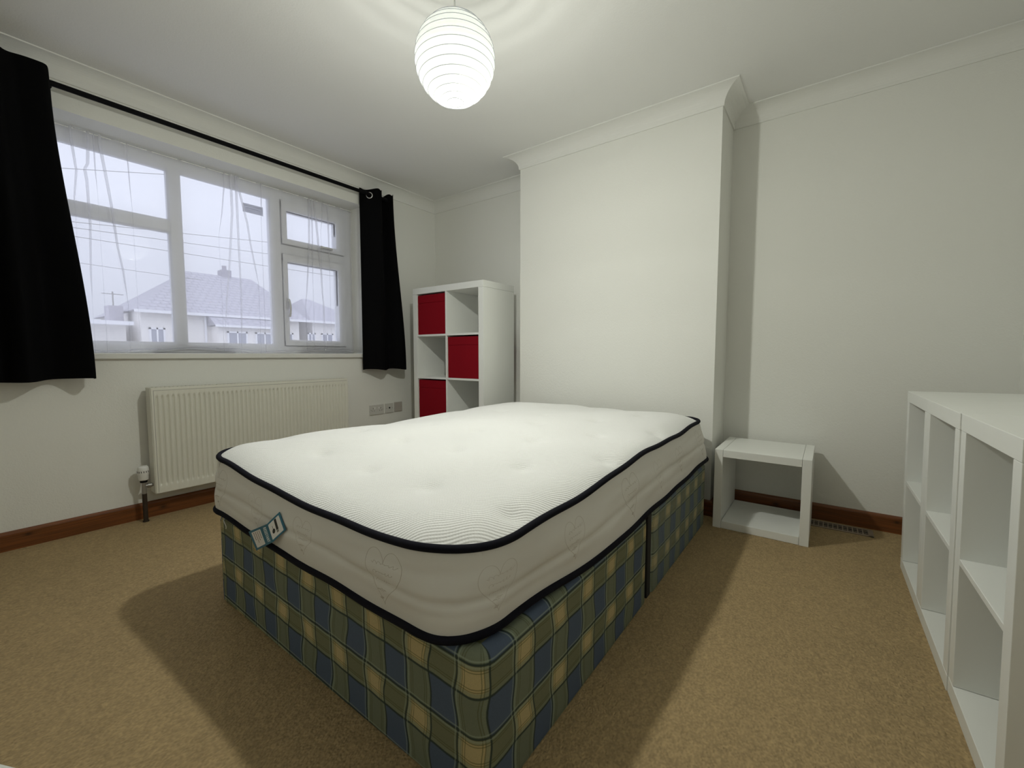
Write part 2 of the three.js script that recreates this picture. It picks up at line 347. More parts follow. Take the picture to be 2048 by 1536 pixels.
// ------------------------------------------------------------------ black eyelet curtains on a pole
const ROD = { x: 0.085, y: 2.262, r: 0.0135 };
{
  const p = thing('curtain_pole', 'thin black curtain pole running above the window', 'curtain pole');
  part('pole', cyl(ROD.r, [ROD.x, ROD.y, 0.61], [ROD.x, ROD.y, 3.30], 20), M.black, p);
  for (const z of [0.64, 3.16]) part('bracket', [cyl(0.006, [0.0, ROD.y - 0.004, z], [ROD.x, ROD.y - 0.010, z], 10), cyl(0.022, [0, ROD.y - 0.004, z], [0.008, ROD.y - 0.004, z], 16)], M.black, p);
  for (const z of [3.31]) { const g = new THREE.SphereGeometry(0.024, 20, 14); g.translate(ROD.x, ROD.y, z); part('finial', g, M.black, p); }
}
function drape(parent, top, bottom, yTop, yBot, ripple, shoulder = 0) {          // folded cloth between two plan curves, with thickness
  const C = (p) => new THREE.CatmullRomCurve3(p.map(([x, z]) => new THREE.Vector3(x, 0, z)), false, 'catmullrom', 0.5);
  const T = C(top), B = C(bottom), NU = 200, NV = 40, th = 0.0016;
  const mid = (u, v) => { const s = v * v * (3 - 2 * v); const a = T.getPoint(u), b = B.getPoint(u); return [lerp(b.x, a.x, s) + ripple * Math.sin(u * 31 + v * 3) * (1 - v), lerp(b.z, a.z, s)]; };
  const f = (u2, v) => {
    const back = u2 > 0.5, u = back ? (1 - u2) * 2 : u2 * 2, e = 0.002;
    const p = mid(u, v), q = mid(Math.min(1, u + e), v), o = mid(Math.max(0, u - e), v);
    let dx = q[0] - o[0], dz = q[1] - o[1]; const l = Math.hypot(dx, dz) || 1; dx /= l; dz /= l;
    const k = back ? -th : th;
    const y = lerp(yBot, yTop, v) + (1 - v) * 0.006 * Math.sin(u * 13) + v * 0.007 * Math.sin(u * 37 + 1) - v * v * v * shoulder * Math.exp(-((u / 0.05) ** 2));
    return [p[0] + dz * k, y, p[1] - dx * k];
  };
  const g = sheet(NU * 2, NV, f, (u, v) => [u * 2.4, v * 1.5], true);
  return part('cloth', g, M.curtain, parent);
}
function eyelet(parent, at, dir) {                                   // ring standing in a panel that runs along dir in plan
  const g = new THREE.TorusGeometry(0.0225, 0.0048, 10, 40); g.scale(1, 1, 0.7);
  const nrm = new THREE.Vector3(-dir[1], 0, dir[0]).normalize();
  g.applyQuaternion(new THREE.Quaternion().setFromUnitVectors(new THREE.Vector3(0, 0, 1), nrm)); g.translate(...at);
  part('eyelet', g, M.chrome, parent);
}
{
  const c = thing('curtain', 'narrow black blackout curtain gathered at the right end of the pole, with a chrome eyelet', 'curtain', [0, 0, 0], 0, 'black eyelet curtains');
  drape(c, [[0.030, 0.862], [0.060, 0.83], [0.135, 0.765], [0.152, 0.742], [0.125, 0.715], [0.040, 0.668], [0.030, 0.648], [0.055, 0.636], [0.118, 0.622], [0.132, 0.608], [0.11, 0.59], [0.05, 0.575]],
    [[0.035, 0.868], [0.060, 0.845], [0.115, 0.79], [0.135, 0.74], [0.12, 0.70], [0.085, 0.665], [0.085, 0.64], [0.12, 0.61], [0.145, 0.56], [0.14, 0.51], [0.115, 0.485], [0.05, 0.475]], 2.302, 0.822, 0.003);
  eyelet(c, [0.088, ROD.y - 0.01, 0.806], [0.75, -0.65]);
  eyelet(c, [0.085, ROD.y - 0.01, 0.695], [0.85, 0.5]);
}
{
  const c = thing('curtain', 'wide black blackout curtain with bunched folds at the left end of the pole', 'curtain', [0, 0, 0], 0, 'black eyelet curtains');
  const top = [], bot = [];
  for (let k = 0; k <= 10; k++) { const s = k % 2; top.push([s ? 0.165 : 0.108, 2.592 + 0.060 * k]); bot.push([s ? 0.155 : 0.045, 2.497 + 0.080 * k]); }
  top[0] = [0.100, 2.598]; bot[0] = [0.075, 2.508]; top[1] = [0.150, 2.620]; bot[1] = [0.14, 2.525];
  drape(c, top, bot, 2.322, 0.822, 0.003, 0.08);
  eyelet(c, [ROD.x + 0.004, ROD.y - 0.008, 2.603], [0.80, 0.60]);
  part('white_edge', new THREE.ExtrudeGeometry(new THREE.Shape([[-2.535, 1.145], [-2.521, 1.145], [-2.499, 0.968], [-2.525, 0.968]].map(([a, b]) => new THREE.Vector2(a, b))), { depth: 0.002, bevelEnabled: false }).rotateY(Math.PI / 2).translate(0.045, 0, 0), M.plasticWhite, c);
}

// ------------------------------------------------------------------ radiator with its valve
{
  const r = thing('radiator', 'cream ribbed panel radiator under the window with a white valve head', 'radiator');
  const z0 = 1.068, z1 = 2.290, y0 = 0.156, y1 = 0.759, xf = 0.120, xb = 0.035, N = 46;
  const pitch = (z1 - z0 - 0.05) / N, zs = [z0 + 0.004];
  for (let k = 0; k < N + 1; k++) { const c = z0 + 0.025 + k * pitch, h = pitch; for (const d of [-0.32, -0.20, -0.07, 0.07, 0.20, 0.32]) zs.push(c + d * h); }
  zs.push(z1 - 0.004);
  const ys = [y0 + 0.004, y0 + 0.034, y0 + 0.044, y0 + 0.05, y0 + 0.058, y0 + 0.07, (y0 + y1) / 2, y1 - 0.07, y1 - 0.056, y1 - 0.050, y1 - 0.044, y1 - 0.034, y1 - 0.004];
  const depth = (i, y) => {
    if (i === 0 || i === zs.length - 1) return 0; const k = (i - 1) % 6;
    const across = [0, 0.35, 1, 1, 0.35, 0][k], along = sstep(y0 + 0.036, y0 + 0.058, y) * sstep(y1 - 0.036, y1 - 0.056, y);
    return 0.0105 * across * along;
  };
  const g = sheet(zs.length - 1, ys.length - 1, (u, v) => { const i = Math.round(u * (zs.length - 1)), y = ys[Math.round(v * (ys.length - 1))]; return [xf - depth(i, y), y, zs[i]]; }, null, true);
  part('front_panel', [g.toNonIndexed(), box(xf - 0.012, xf - 0.0001, y0 + 0.001, y0 + 0.0045, z0 + 0.003, z1 - 0.003), box(xf - 0.012, xf - 0.0001, y1 - 0.0045, y1 - 0.001, z0 + 0.003, z1 - 0.003), box(xf - 0.012, xf - 0.0001, y0 + 0.001, y1 - 0.001, z0 + 0.001, z0 + 0.0045), box(xf - 0.012, xf - 0.0001, y0 + 0.001, y1 - 0.001, z1 - 0.0045, z1 - 0.001)], M.radiator, r);
  part('edge_seam', [box(xf - 0.009, xf + 0.0004, y0 + 0.006, y1 - 0.012, z1 - 0.0125, z1 - 0.0105), box(xf - 0.009, xf + 0.0004, y1 - 0.014, y1 - 0.012, z0 + 0.008, z1 - 0.0105)], M.radiatorDark, r);
  part('convector_fins', [box(xb + 0.014, xf - 0.016, y0 + 0.06, y1 - 0.06, z0 + 0.03, z1 - 0.03)], M.radiatorDark, r);
  part('back_panel', box(xb, xb + 0.012, y0 + 0.004, y1 - 0.004, z0 + 0.004, z1 - 0.004, 0.004), M.radiator, r);
  part('side_panel', box(xb - 0.002, xf - 0.004, y0 + 0.002, y1 + 0.002, z1 - 0.001, z1 + 0.003, 0.001), M.radiator, r);
  part('side_panel', box(xb - 0.002, xf - 0.004, y0 + 0.002, y1 + 0.002, z0 - 0.003, z0 + 0.001, 0.001), M.radiator, r);
  const grille = [box(xb, xb + 0.008, y1 - 0.002, y1 + 0.004, z0, z1), box(xf - 0.010, xf - 0.002, y1 - 0.002, y1 + 0.004, z0, z1)];
  for (let k = 0; k <= 60; k++) { const z = lerp(z0, z1 - 0.006, k / 60); grille.push(box(xb + 0.004, xf - 0.006, y1 - 0.001, y1 + 0.003, z, z + 0.006)); }
  part('top_grille', grille, M.radiator, r);
  for (const z of [1.3, 2.05]) part('wall_bracket', box(0.0, xb + 0.002, 0.25, 0.65, z, z + 0.03), M.radiatorDark, r);
  // thermostatic valve: head, collar, body, tail pipe
  const vx = 0.078, vz = 2.334;
  const v = part('valve', [cyl(0.011, [vx, 0.160, vz], [vx, 0.232, vz], 16), cyl(0.009, [vx, 0.205, vz], [vx, 0.205, 2.288], 14), cyl(0.013, [vx, 0.205, 2.300], [vx, 0.205, 2.318], 6)], std({ color: lin(0.42, 0.41, 0.39), roughness: 0.45, metalness: 0.8 }), r);
  const hg = new THREE.LatheGeometry([[0.0001, 0.258], [0.019, 0.258], [0.022, 0.262], [0.0235, 0.288], [0.0262, 0.295], [0.0262, 0.318], [0.0235, 0.332], [0.018, 0.339], [0.0001, 0.340]].map(([a, b]) => new THREE.Vector2(a, b)), 28);
  hg.translate(vx, -0.018, vz); part('valve_head', hg, M.plasticWhite, v);
  const marks = []; for (let k = 0; k < 7; k++) { const a = -0.2 + k * 0.42; marks.push(box(-0.0015, 0.0015, -0.005, 0.005, 0.0258, 0.0268).applyMatrix4(new THREE.Matrix4().makeRotationY(a)).translate(vx, 0.290, vz)); }
  part('scale_mark', marks, M.hole, v);
  part('collar', cyl(0.0165, [vx, 0.228, vz], [vx, 0.246, vz], 20), M.black, v);
  part('tail_pipe', [cyl(0.0115, [vx, 0.0, vz], [vx, 0.162, vz], 16), cyl(0.015, [vx, 0.0, vz], [vx, 0.006, vz], 16)], M.pipe, r);
  part('tail_pipe', cyl(0.0085, [vx, 0.0, 1.03], [vx, 0.2, 1.03], 12), M.pipe, r);
  part('valve_body', [cyl(0.011, [vx, 0.19, 1.03], [vx, 0.23, 1.03], 14), cyl(0.008, [vx, 0.205, 1.03], [vx, 0.205, 1.07], 12)], M.chrome, r);
}

// ------------------------------------------------------------------ face plates on the window wall
{
  const d = thing('double_socket', 'pale double power socket with two rocker switches, on the wall right of the radiator', 'socket', [0, 0.4255, 0.648]);
  part('face_plate', box(0, 0.009, 0, 0.086, 0, 0.146, 0.003), M.plate, d);
  for (const z of [0.052, 0.094]) part('rocker', box(0.007, 0.0125, 0.050, 0.066, z - 0.006, z + 0.006, 0.002), M.plasticWhite, d);
  for (const z of [0.034, 0.112]) part('pin_hole', [box(0.0085, 0.0094, 0.050, 0.060, z - 0.002, z + 0.002), box(0.0085, 0.0094, 0.033, 0.038, z - 0.0135, z - 0.0075), box(0.0085, 0.0094, 0.033, 0.038, z + 0.0075, z + 0.0135)], M.hole, d);
  for (const z of [0.0125, 0.1335]) part('screw', cyl(0.0035, [0.008, 0.043, z], [0.0098, 0.043, z], 12), M.radiatorDark, d);
  const a = thing('aerial_socket', 'square pale aerial socket plate with one dark central hole', 'socket', [0, 0.4275, 0.5455]);
  part('face_plate', box(0, 0.009, 0, 0.086, 0, 0.086, 0.003), M.plate, a);
  part('outlet_hole', [cyl(0.0075, [0.0085, 0.045, 0.043], [0.0115, 0.045, 0.043], 18)], M.hole, a);
  for (const z of [0.0125, 0.0735]) part('screw', cyl(0.0035, [0.008, 0.043, z], [0.0098, 0.043, z], 12), M.radiatorDark, a);
  const b = thing('blank_plate', 'square blank greyish brown cover plate beside the aerial socket, nearest the corner', 'cover plate', [0, 0.4310, 0.4455]);
  part('face_plate', box(0, 0.009, 0, 0.086, 0, 0.086, 0.003), M.plateTan, b);
  for (const z of [0.0125, 0.0735]) part('screw', cyl(0.0035, [0.008, 0.043, z], [0.0098, 0.043, z], 12), M.radiatorDark, b);
}

// ------------------------------------------------------------------ cube shelving
function cubeUnit(t, cols, rows, W, Ht, D, th) {   // open backed, origin at front left foot on the floor, x right, z towards the front
  const e = 0.0015, cw = (W - 2 * th - (cols - 1) * 0.016) / cols, ch = (Ht - 2 * th - (rows - 1) * 0.016) / rows;
  part('bottom_board', box(0, W, 0, th, -D, 0, e), M.lacquer, t);
  part('top_board', box(0, W, Ht - th, Ht, -D, 0, e), M.lacquer, t);
  for (const x of [0, W - th]) part('side_panel', box(x, x + th, th + 0.0008, Ht - th - 0.0008, -D, -0.0005, e), M.lacquer, t);
  for (let r = 1; r < rows; r++) { const y = th + r * ch + (r - 1) * 0.016; part('shelf', box(th, W - th, y, y + 0.016, -D + 0.003, -0.001, e), M.lacquer, t); }
  for (let c = 1; c < cols; c++) for (let r = 0; r < rows; r++) { const x = th + c * cw + (c - 1) * 0.016, y = th + r * (ch + 0.016); part('divider', box(x, x + 0.016, y, y + ch, -D + 0.003, -0.0015, e), M.lacquer, t); }
  return { cw, ch, at: (c, r) => [th + c * (cw + 0.016), th + r * (ch + 0.016)] };
}
{
  const kx = 0.284, kz = 0.5356, Ht = 1.508;
  const s = thing('shelving_unit', 'tall white cube shelving unit with red boxes in the corner by the window wall', 'shelf', [kx, 0, kz]);
  const u = cubeUnit(s, 2, 4, 0.790, Ht, 0.39, 0.05);
  const spots = [[0, 3, 'dark red fabric box in the top left cube of the tall shelving unit'], [1, 2, 'dark red fabric box in the right-hand column of the tall shelving unit'], [0, 1, 'lowest dark red fabric box in the tall shelving unit, just above the mattress']];
  let first;
  for (const [c, r, label] of spots) {
    let b; const [x, y] = u.at(c, r);
    if (!first) {
      b = first = thing('storage_box', label, 'box', [0, 0, 0], 0, 'red fabric boxes in the cube shelving');
      const w = u.cw - 0.008, h = u.ch - 0.012;
      part('box_front', box(0, w, 0, h * 0.80 - 0.0006, -0.006, 0, 0.002), M.redBox, b);
      part('top_flap', box(0, w, h * 0.80 + 0.0006, h, -0.007, 0.0006, 0.002), M.redBox, b);
      part('box_body', [box(0, 0.006, 0, h, -0.36, -0.006), box(w - 0.006, w, 0, h, -0.36, -0.006), box(0.006, w - 0.006, 0, 0.006, -0.36, -0.006), box(0.006, w - 0.006, 0, h, -0.366, -0.36)], M.redBox, b);
    } else { b = first.clone(); b.name = numbered('storage_box'); b.userData = { ...first.userData, label }; scene.add(b); }
    b.position.set(kx + x + 0.004, y + 0.0006, kz - 0.010);
  }
}
{
  // three single-column units in a row along the right, their open fronts facing the window
  const labels = ['low white two-cube shelving unit at the far end of the row, against the bed-head wall', 'low white two-cube shelving unit in the middle of the row of three', 'low white two-cube shelving unit nearest the viewer in the row of three'];
  const W = 0.4375, X0 = 3.463, Z0 = 0.474, rot = 0.0105, lean = 0.014;
  let first;
  for (let k = 0; k < 3; k++) {
    let s;
    if (!k) { s = first = thing('cube_shelf', labels[0], 'shelf', [0, 0, 0], 0, 'low shelving units along the right'); cubeUnit(s, 1, 2, W - 0.001, 0.790, 0.39, 0.046); }
    else { s = first.clone(); s.name = numbered('cube_shelf'); s.userData = { ...first.userData, label: labels[k] }; scene.add(s); }
    // local x (left to right seen from the front) runs to +z, local z (front) faces -x
    s.rotation.order = 'ZYX';
    s.rotation.set(0, -Math.PI / 2 + rot, lean);
    s.position.set(X0 + Math.sin(rot) * W * k + (k === 2 ? 0.003 : 0), 0.0, Z0 + Math.cos(rot) * W * k + (k === 2 ? 0.0015 : 0));
  }
}

// ------------------------------------------------------------------ bedside table
{
  const t = thing('bedside_table', 'small open white bedside table standing beside the bed against the alcove wall', 'bedside table', [2.688, 0, 0.487]);
  const W = 0.437, h = 0.435, D = 0.43, th = 0.040, e = 0.0015;
  for (const x of [0, W - th]) part('side_panel', box(x, x + th, 0, h, -D, 0, e), M.lacquer, t);
  part('table_top', box(th + 0.0012, W - th - 0.0012, h - 0.040, h - 0.0008, -D + 0.001, -0.0008, e), M.lacquer, t);
  part('bottom_shelf', box(th + 0.0012, W - th - 0.0012, 0.001, 0.041, -D + 0.001, -0.0008, e), M.lacquer, t);
}

// ------------------------------------------------------------------ floor vent beside the table
{
  const v = thing('floor_vent', 'brown metal floor vent set in the carpet along the skirting right of the bedside table', 'vent', [3.06, 0, 0.045]);
  const L = 0.335, D = 0.105;
  part('duct', box(0.01, L - 0.01, 0.0003, 0.0012, 0.012, D - 0.012), M.hole, v);
  part('rim', [box(0, L, 0, 0.005, 0, 0.014, 0.001), box(0, L, 0, 0.005, D - 0.018, D, 0.001), box(0, 0.014, 0, 0.005, 0.0, D, 0.001), box(L - 0.022, L, 0, 0.005, 0, D, 0.001)], M.ventMetal, v);
  for (let k = 1; k < 14; k++) { const x = 0.014 + k * (L - 0.036) / 14; part('slat', box(x - 0.0026, x + 0.0026, 0.001, 0.0042, 0.012, D - 0.016), M.ventMetal, v); }
  for (const z of [0.034, 0.064]) part('cross_bar', box(0.012, L - 0.02, 0.0012, 0.0040, z - 0.002, z + 0.002), M.ventMetal, v);
}

// ------------------------------------------------------------------ the bed: divan base in two halves
function outline(x0, x1, z0, z1, r, step, rn = r) {       // rounded rectangle, clockwise from the left end of the foot edge; [x, z, nx, nz, s]
  const pts = []; let s = 0;
  const add = (x, z, nx, nz) => { if (pts.length) { const q = pts[pts.length - 1]; s += Math.hypot(x - q[0], z - q[1]); } pts.push([x, z, nx, nz, s]); };
  const line = (ax, az, bx, bz, nx, nz) => { const l = Math.hypot(bx - ax, bz - az), n = Math.max(2, Math.round(l / step)); for (let k = 0; k < n; k++) add(lerp(ax, bx, k / n), lerp(az, bz, k / n), nx, nz); };
  const arc = (cx, cz, a0, a1, R = r) => { const n = Math.max(10, Math.round(R * 1.6 / step)); for (let k = 0; k < n; k++) { const a = lerp(a0, a1, k / n); add(cx + R * Math.cos(a), cz + R * Math.sin(a), Math.cos(a), Math.sin(a)); } };
  const q = Math.PI / 2;
  line(x0 + r, z1, x1 - rn, z1, 0, 1); arc(x1 - rn, z1 - rn, q, 0, rn);
  line(x1, z1 - rn, x1, z0 + r, 1, 0); arc(x1 - r, z0 + r, 0, -q);
  line(x1 - r, z0, x0 + r, z0, 0, -1); arc(x0 + r, z0 + r, -q, -2 * q);
  line(x0, z0 + r, x0, z1 - r, -1, 0); arc(x0 + r, z1 - r, 2 * q, q);
  add(x0 + r, z1, 0, 1);
  return pts;
}
function divan(parent, x0, x1, z0, z1, r, mat, sOff, h) {
  const P = outline(x0, x1, z0, z1, r, 0.02), rt = 0.022, prof = [];
  prof.push([0.003, 0.0], [0, 0.004]);
  for (let k = 1; k <= 22; k++) prof.push([0, lerp(0.004, h - rt, k / 22)]);
  for (let k = 1; k <= 6; k++) { const a = k / 6 * Math.PI / 2; prof.push([rt * (1 - Math.cos(a)), h - rt + rt * Math.sin(a)]); }
  prof.push([r - 0.004, h]);
  let run = 0; const vv = prof.map(([d, y], k) => { if (k) run += Math.hypot(d - prof[k - 1][0], y - prof[k - 1][1]); return run; });
  const nu = P.length - 1, nv = prof.length - 1;
  const g = sheet(nu, nv, (u, v) => {
    const p = P[Math.round(u * nu)], [d, y] = prof[Math.round(v * nv)];
    const puck = 0.0008 * Math.sin(p[4] * 39) * Math.sin(y * 17) + 0.0006 * Math.sin(p[4] * 78 + 2);
    const w = puck * (y > 0.02 && y < h - 0.03 ? 1 : 0.2);
    return [p[0] - p[2] * (d - w), y, p[1] - p[3] * (d - w)];
  }, (u, v) => {
    const p = P[Math.round(u * nu)], k = Math.round(v * nv);
    const s = p[4] - sOff, wob = 0.0036 * Math.sin(vv[k] * 34 + s * 9) + 0.0024 * Math.sin(vv[k] * 61 + s * 23);
    return [(s + wob) / 0.161, (vv[k] - 0.086 + 0.0216 * Math.max(-1.3, Math.min(0, s)) * 1.0) / 0.160];
  }, true);
  const inner = outline(x0 + r - 0.005, x1 - r + 0.005, z0 + r - 0.005, z1 - r + 0.005, 0.005, 0.2);
  const lid = new THREE.ShapeGeometry(new THREE.Shape(inner.map(([x, z]) => new THREE.Vector2(x, -z)))); lid.rotateX(-Math.PI / 2); lid.translate(0, h, 0); metres(lid);
  part('fabric_cover', [g, lid], mat, parent);
  const cap = box(x0 + 0.05, x1 - 0.05, 0.002, h - 0.004, z0 + 0.05, z1 - 0.05);
  part('bed_frame', cap, M.radiatorDark, parent);
}
const plaidMat = std({ map: plaid(false), roughness: 0.95 }), plaidWorn = std({ map: plaid(true), roughness: 0.85 });
plaidMat.bumpMap = clothBump.clone(); plaidMat.bumpMap.repeat.set(4, 4); plaidMat.bumpScale = 0.0004;
const BX0 = 1.290, BX1 = 2.640;
{
  const a = thing('divan_base', 'foot half of the divan base in blue, green and yellow check fabric', 'divan base', [0, 0, 0], 0, 'divan halves under the mattress');
  divan(a, BX0, BX1, 1.402, 2.385, 0.045, plaidMat, 2.566 - (BX0 + 0.045), 0.337);
  const b = thing('divan_base', 'head half of the divan base in faded check fabric, nearer the bedside table', 'divan base', [0, 0, 0], 0, 'divan halves under the mattress');
  divan(b, BX0, BX1, 0.462, 1.362, 0.03, plaidWorn, 0.02, 0.346);
  part('edge_strip', box(BX1 - 0.03, BX1 - 0.004, 0.0, 0.336, 1.3625, 1.4015, 0.003), M.hole, b);
}

// ------------------------------------------------------------------ mattress
const MX0 = 1.286, MX1 = 2.612, MZ0 = 0.452, MZ1 = 2.394, MR = 0.10, MRN = 0.19;
const topY = (x, z) => 0.570 - 0.050 * Math.pow(sstep(1.2, 2.4, z), 1.3) * sstep(1.32, 1.9, x) + 0.012 * sstep(1.2, 0.6, z) + 0.004 * Math.sin(x * 9 + z * 7);
const botY = (x, z) => 0.357 + 0.014 * sstep(1.9, 1.35, x) + 0.016 * sstep(1.9, 1.3, z) + 0.010 * sstep(1.1, 0.5, z) - 0.008 * sstep(2.34, 2.40, z) * sstep(1.8, 2.25, x) + 0.002 * Math.sin(x * 8 + z * 6 + 1);
{
  const m = thing('mattress', 'white quilted double mattress with navy piping lying on the divan base', 'mattress');
  const taper = (L, k) => L.map(([x, z, ...q]) => [x - k * sstep(1.9, 2.62, x) * sstep(1.75, 2.33, z), z, ...q]);
  const top = taper(outline(MX0, MX1, MZ0, MZ1, MR, 0.015, MRN), 0.016), bot = taper(outline(MX0 - 0.004, MX1 + 0.044, MZ0 - 0.006, MZ1 + 0.014, 0.09, 0.015, 0.13), 0.050);
  const n = Math.min(top.length, bot.length) - 1;
  const pick = (L, u) => { const t = u * (L.length - 1), i = Math.min(L.length - 2, Math.floor(t)), f = t - i, a = L[i], b = L[i + 1]; return a.map((q, k) => lerp(q, b[k], f)); };
  // border printed with faint outlined hearts
  const NU = 420, NV = 26;
  const c = document.createElement('canvas'); c.width = 2048; c.height = 640; const x = c.getContext('2d');
  x.fillStyle = '#efece4'; x.fillRect(0, 0, 2048, 640);
  const PX = 2048 / 1.0;                                              // pixels per metre along, repeat of 1 m
  const heart = (cx, cy, w, h, ink) => {
    x.strokeStyle = ink; x.lineWidth = 3; x.lineCap = 'round'; x.beginPath();
    for (let k = 0; k <= 60; k++) {
      const t = k / 60 * 2 * Math.PI, hx = 16 * Math.sin(t) ** 3, hy = 13 * Math.cos(t) - 5 * Math.cos(2 * t) - 2 * Math.cos(3 * t) - Math.cos(4 * t);
      const Y = cy - (hy + 2.5) / 29 * h, X = cx + hx / 32 * w + (Y - cy) * 0.10; k ? x.lineTo(X, Y) : x.moveTo(X, Y);
    }
    x.stroke(); x.lineWidth = 2.6;
    for (let r = 0; r < 5; r++) {                                     // rows of looping script that fill the heart
      const yy = cy - 0.24 * h + r * 0.16 * h, ww = w * (0.72 - 0.16 * r); x.beginPath();
      for (let k = 0; k <= 60; k++) { const t = k / 60, X = cx - ww / 2 + ww * t + 6 * Math.sin(t * 41 + r * 2), Y = yy - 14 * t + (7 + 5 * Math.sin(t * 9 + r)) * Math.sin(t * 37 + r); k ? x.lineTo(X, Y) : x.moveTo(X, Y); }
      x.stroke();
    }
  };
  const R = 640 / 0.26;
  heart(0.10 * PX, 330, 0.105 * PX, 0.15 * R, '#d0c9bc'); heart(0.495 * PX, 330, 0.14 * PX, 0.185 * R, '#c2baab'); heart(0.80 * PX, 340, 0.105 * PX, 0.15 * R, '#d9d3c8');
  const bt = new THREE.CanvasTexture(c); bt.colorSpace = THREE.SRGBColorSpace; bt.wrapS = THREE.RepeatWrapping; bt.wrapT = THREE.ClampToEdgeWrapping; bt.anisotropy = 8;
  const border = sheet(NU, NV, (u, v) => {
    const a = pick(bot, u), b = pick(top, u), yb = botY(a[0], a[1]), yt = topY(b[0], b[1]);
    const s = a[4], bulge = 0.010 * Math.sin(Math.PI * v) - 0.0055 * Math.exp(-(((v - 0.42 - 0.05 * Math.sin(s * 3.1)) / 0.045) ** 2)) - 0.0025 * Math.exp(-(((v - 0.74 - 0.04 * Math.sin(s * 4 + 1)) / 0.06) ** 2)) * (0.6 + 0.4 * Math.sin(s * 7)) - 0.002 * Math.exp(-(((v - 0.2 - 0.05 * Math.sin(s * 5 + 2)) / 0.05) ** 2)) * (0.5 + 0.5 * Math.sin(s * 5.3 + 1)) + 0.0025 * Math.sin(s * 11 + v * 5) * Math.sin(Math.PI * v) + 0.0011 * Math.sin(s * 23 - v * 14) * Math.sin(Math.PI * v);
    const t = v;
    return [lerp(a[0], b[0], t) + lerp(a[2], b[2], t) * bulge, lerp(yb, yt, v), lerp(a[1], b[1], t) + lerp(a[3], b[3], t) * bulge];
  }, (u, v) => [(pick(bot, u)[4] - (2.42 - 1.40) + 0.495), v], true);
  part('border', border, std({ map: bt, roughness: 0.95, bumpMap: clothBump, bumpScale: 0.0002 }), m);
  // crowned top panel with tufted dimples
  const tufts = []; for (let r = 0; r < 7; r++) for (let k = 0; k < 5; k++) { const tx = 1.385 + 0.292 * k + (r % 2 ? 0.13 : 0), tz = 2.17 - 0.272 * r; if (tx < 2.6) tufts.push([tx, tz]); }
  const C = [(MX0 + MX1) / 2, (MZ0 + MZ1) / 2], NR = 100;
  const surf = (xx, zz) => {
    const hx = (MX1 - 0.008 - MX0) / 2, hz = (MZ1 - MZ0) / 2, ax = xx - MX0 - hx, az = zz - MZ0 - hz, r = ax > 0 && az > 0 ? MRN : MR;
    const qx = Math.abs(ax) - hx + r, qz = Math.abs(az) - hz + r, d = Math.max(0, -(Math.hypot(Math.max(qx, 0), Math.max(qz, 0)) + Math.min(Math.max(qx, qz), 0) - r));
    let y = topY(xx, zz) + 0.046 * (1 - Math.exp(-d / 0.055)) + 0.020 * sstep(0.1, 0.5, d) + 0.006 * Math.sin(xx * 6.5 + 1) * Math.sin(zz * 5.2) * sstep(0, 0.1, d);
    for (const [tx, tz] of tufts) { const q = ((xx - tx) ** 2 + (zz - tz) ** 2); if (q < 0.02) y -= 0.010 * Math.exp(-q / 0.0009) + 0.006 * Math.exp(-q / 0.006); }
    return y;
  };
  const panel = sheet(NU, NR, (u, v) => {
    const p = pick(top, u), k = Math.pow(1 - v, 0.85), xx = lerp(C[0], p[0], k), zz = lerp(C[1], p[1], k);
    return [xx, surf(xx, zz), zz];
  }, (u, v) => { const p = pick(top, u), k = Math.pow(1 - v, 0.85), xx = lerp(C[0], p[0], k), zz = lerp(C[1], p[1], k); return [0.80 * xx - 0.60 * zz, 0.60 * xx + 0.80 * zz]; }, true);
  part('top_panel', panel, M.knit, m);
  const ring = (L, f, out, r) => { const pts = []; for (let k = 0; k < 130; k++) { const p = pick(L, k / 130); pts.push([p[0] + p[2] * out, f(p[0], p[1]) + 0.0022 * Math.sin(k * 0.9), p[1] + p[3] * out]); } return tube(pts, r, 520, 10, true); };
  part('piping', ring(top, (a, b) => topY(a, b) + 0.001, 0.001, 0.0095), M.piping, m).userData.label = 'navy piping round the top edge';
  part('piping', ring(bot, (a, b) => botY(a, b) - 0.002, 0.001, 0.0095), M.piping, m).userData.label = 'navy piping round the bottom edge';
  // folded maker's tag sewn into the border at the foot
  const tc = document.createElement('canvas'); tc.width = 512; tc.height = 320; const t = tc.getContext('2d');
  t.fillStyle = '#2f6f86'; t.fillRect(0, 0, 512, 320);
  t.fillStyle = '#e9e7e2'; t.beginPath(); t.roundRect(30, 34, 128, 256, 8); t.fill(); t.beginPath(); t.roundRect(268, 30, 212, 262, 10); t.fill();
  t.save(); t.translate(212, 160); t.rotate(Math.PI / 2); t.fillStyle = '#eef2f2'; t.font = 'bold 50px sans-serif'; t.textAlign = 'center'; t.textBaseline = 'middle'; t.fillText('RESISTANT', 0, 0); t.restore();
  t.fillStyle = '#7d5a50'; for (const [i, l] of [[0, 120], [1, 150], [2, 170], [3, 110]]) { for (let q = 0; q < l; q += 26) t.fillRect(132 - i * 26, 52 + q, 9, 18); }
  t.fillStyle = '#26261f'; t.save(); t.translate(396, 130); t.rotate(0.05); t.fillRect(-18, -96, 38, 176); t.fillStyle = '#8a897c'; t.fillRect(-18, 84, 36, 36); t.restore();
  t.fillStyle = '#26261f'; t.beginPath(); t.ellipse(330, 186, 26, 36, 0.2, 0, 7); t.fill(); t.fillRect(326, 96, 6, 70);
  const tt = new THREE.CanvasTexture(tc); tt.colorSpace = THREE.SRGBColorSpace; tt.anisotropy = 8;
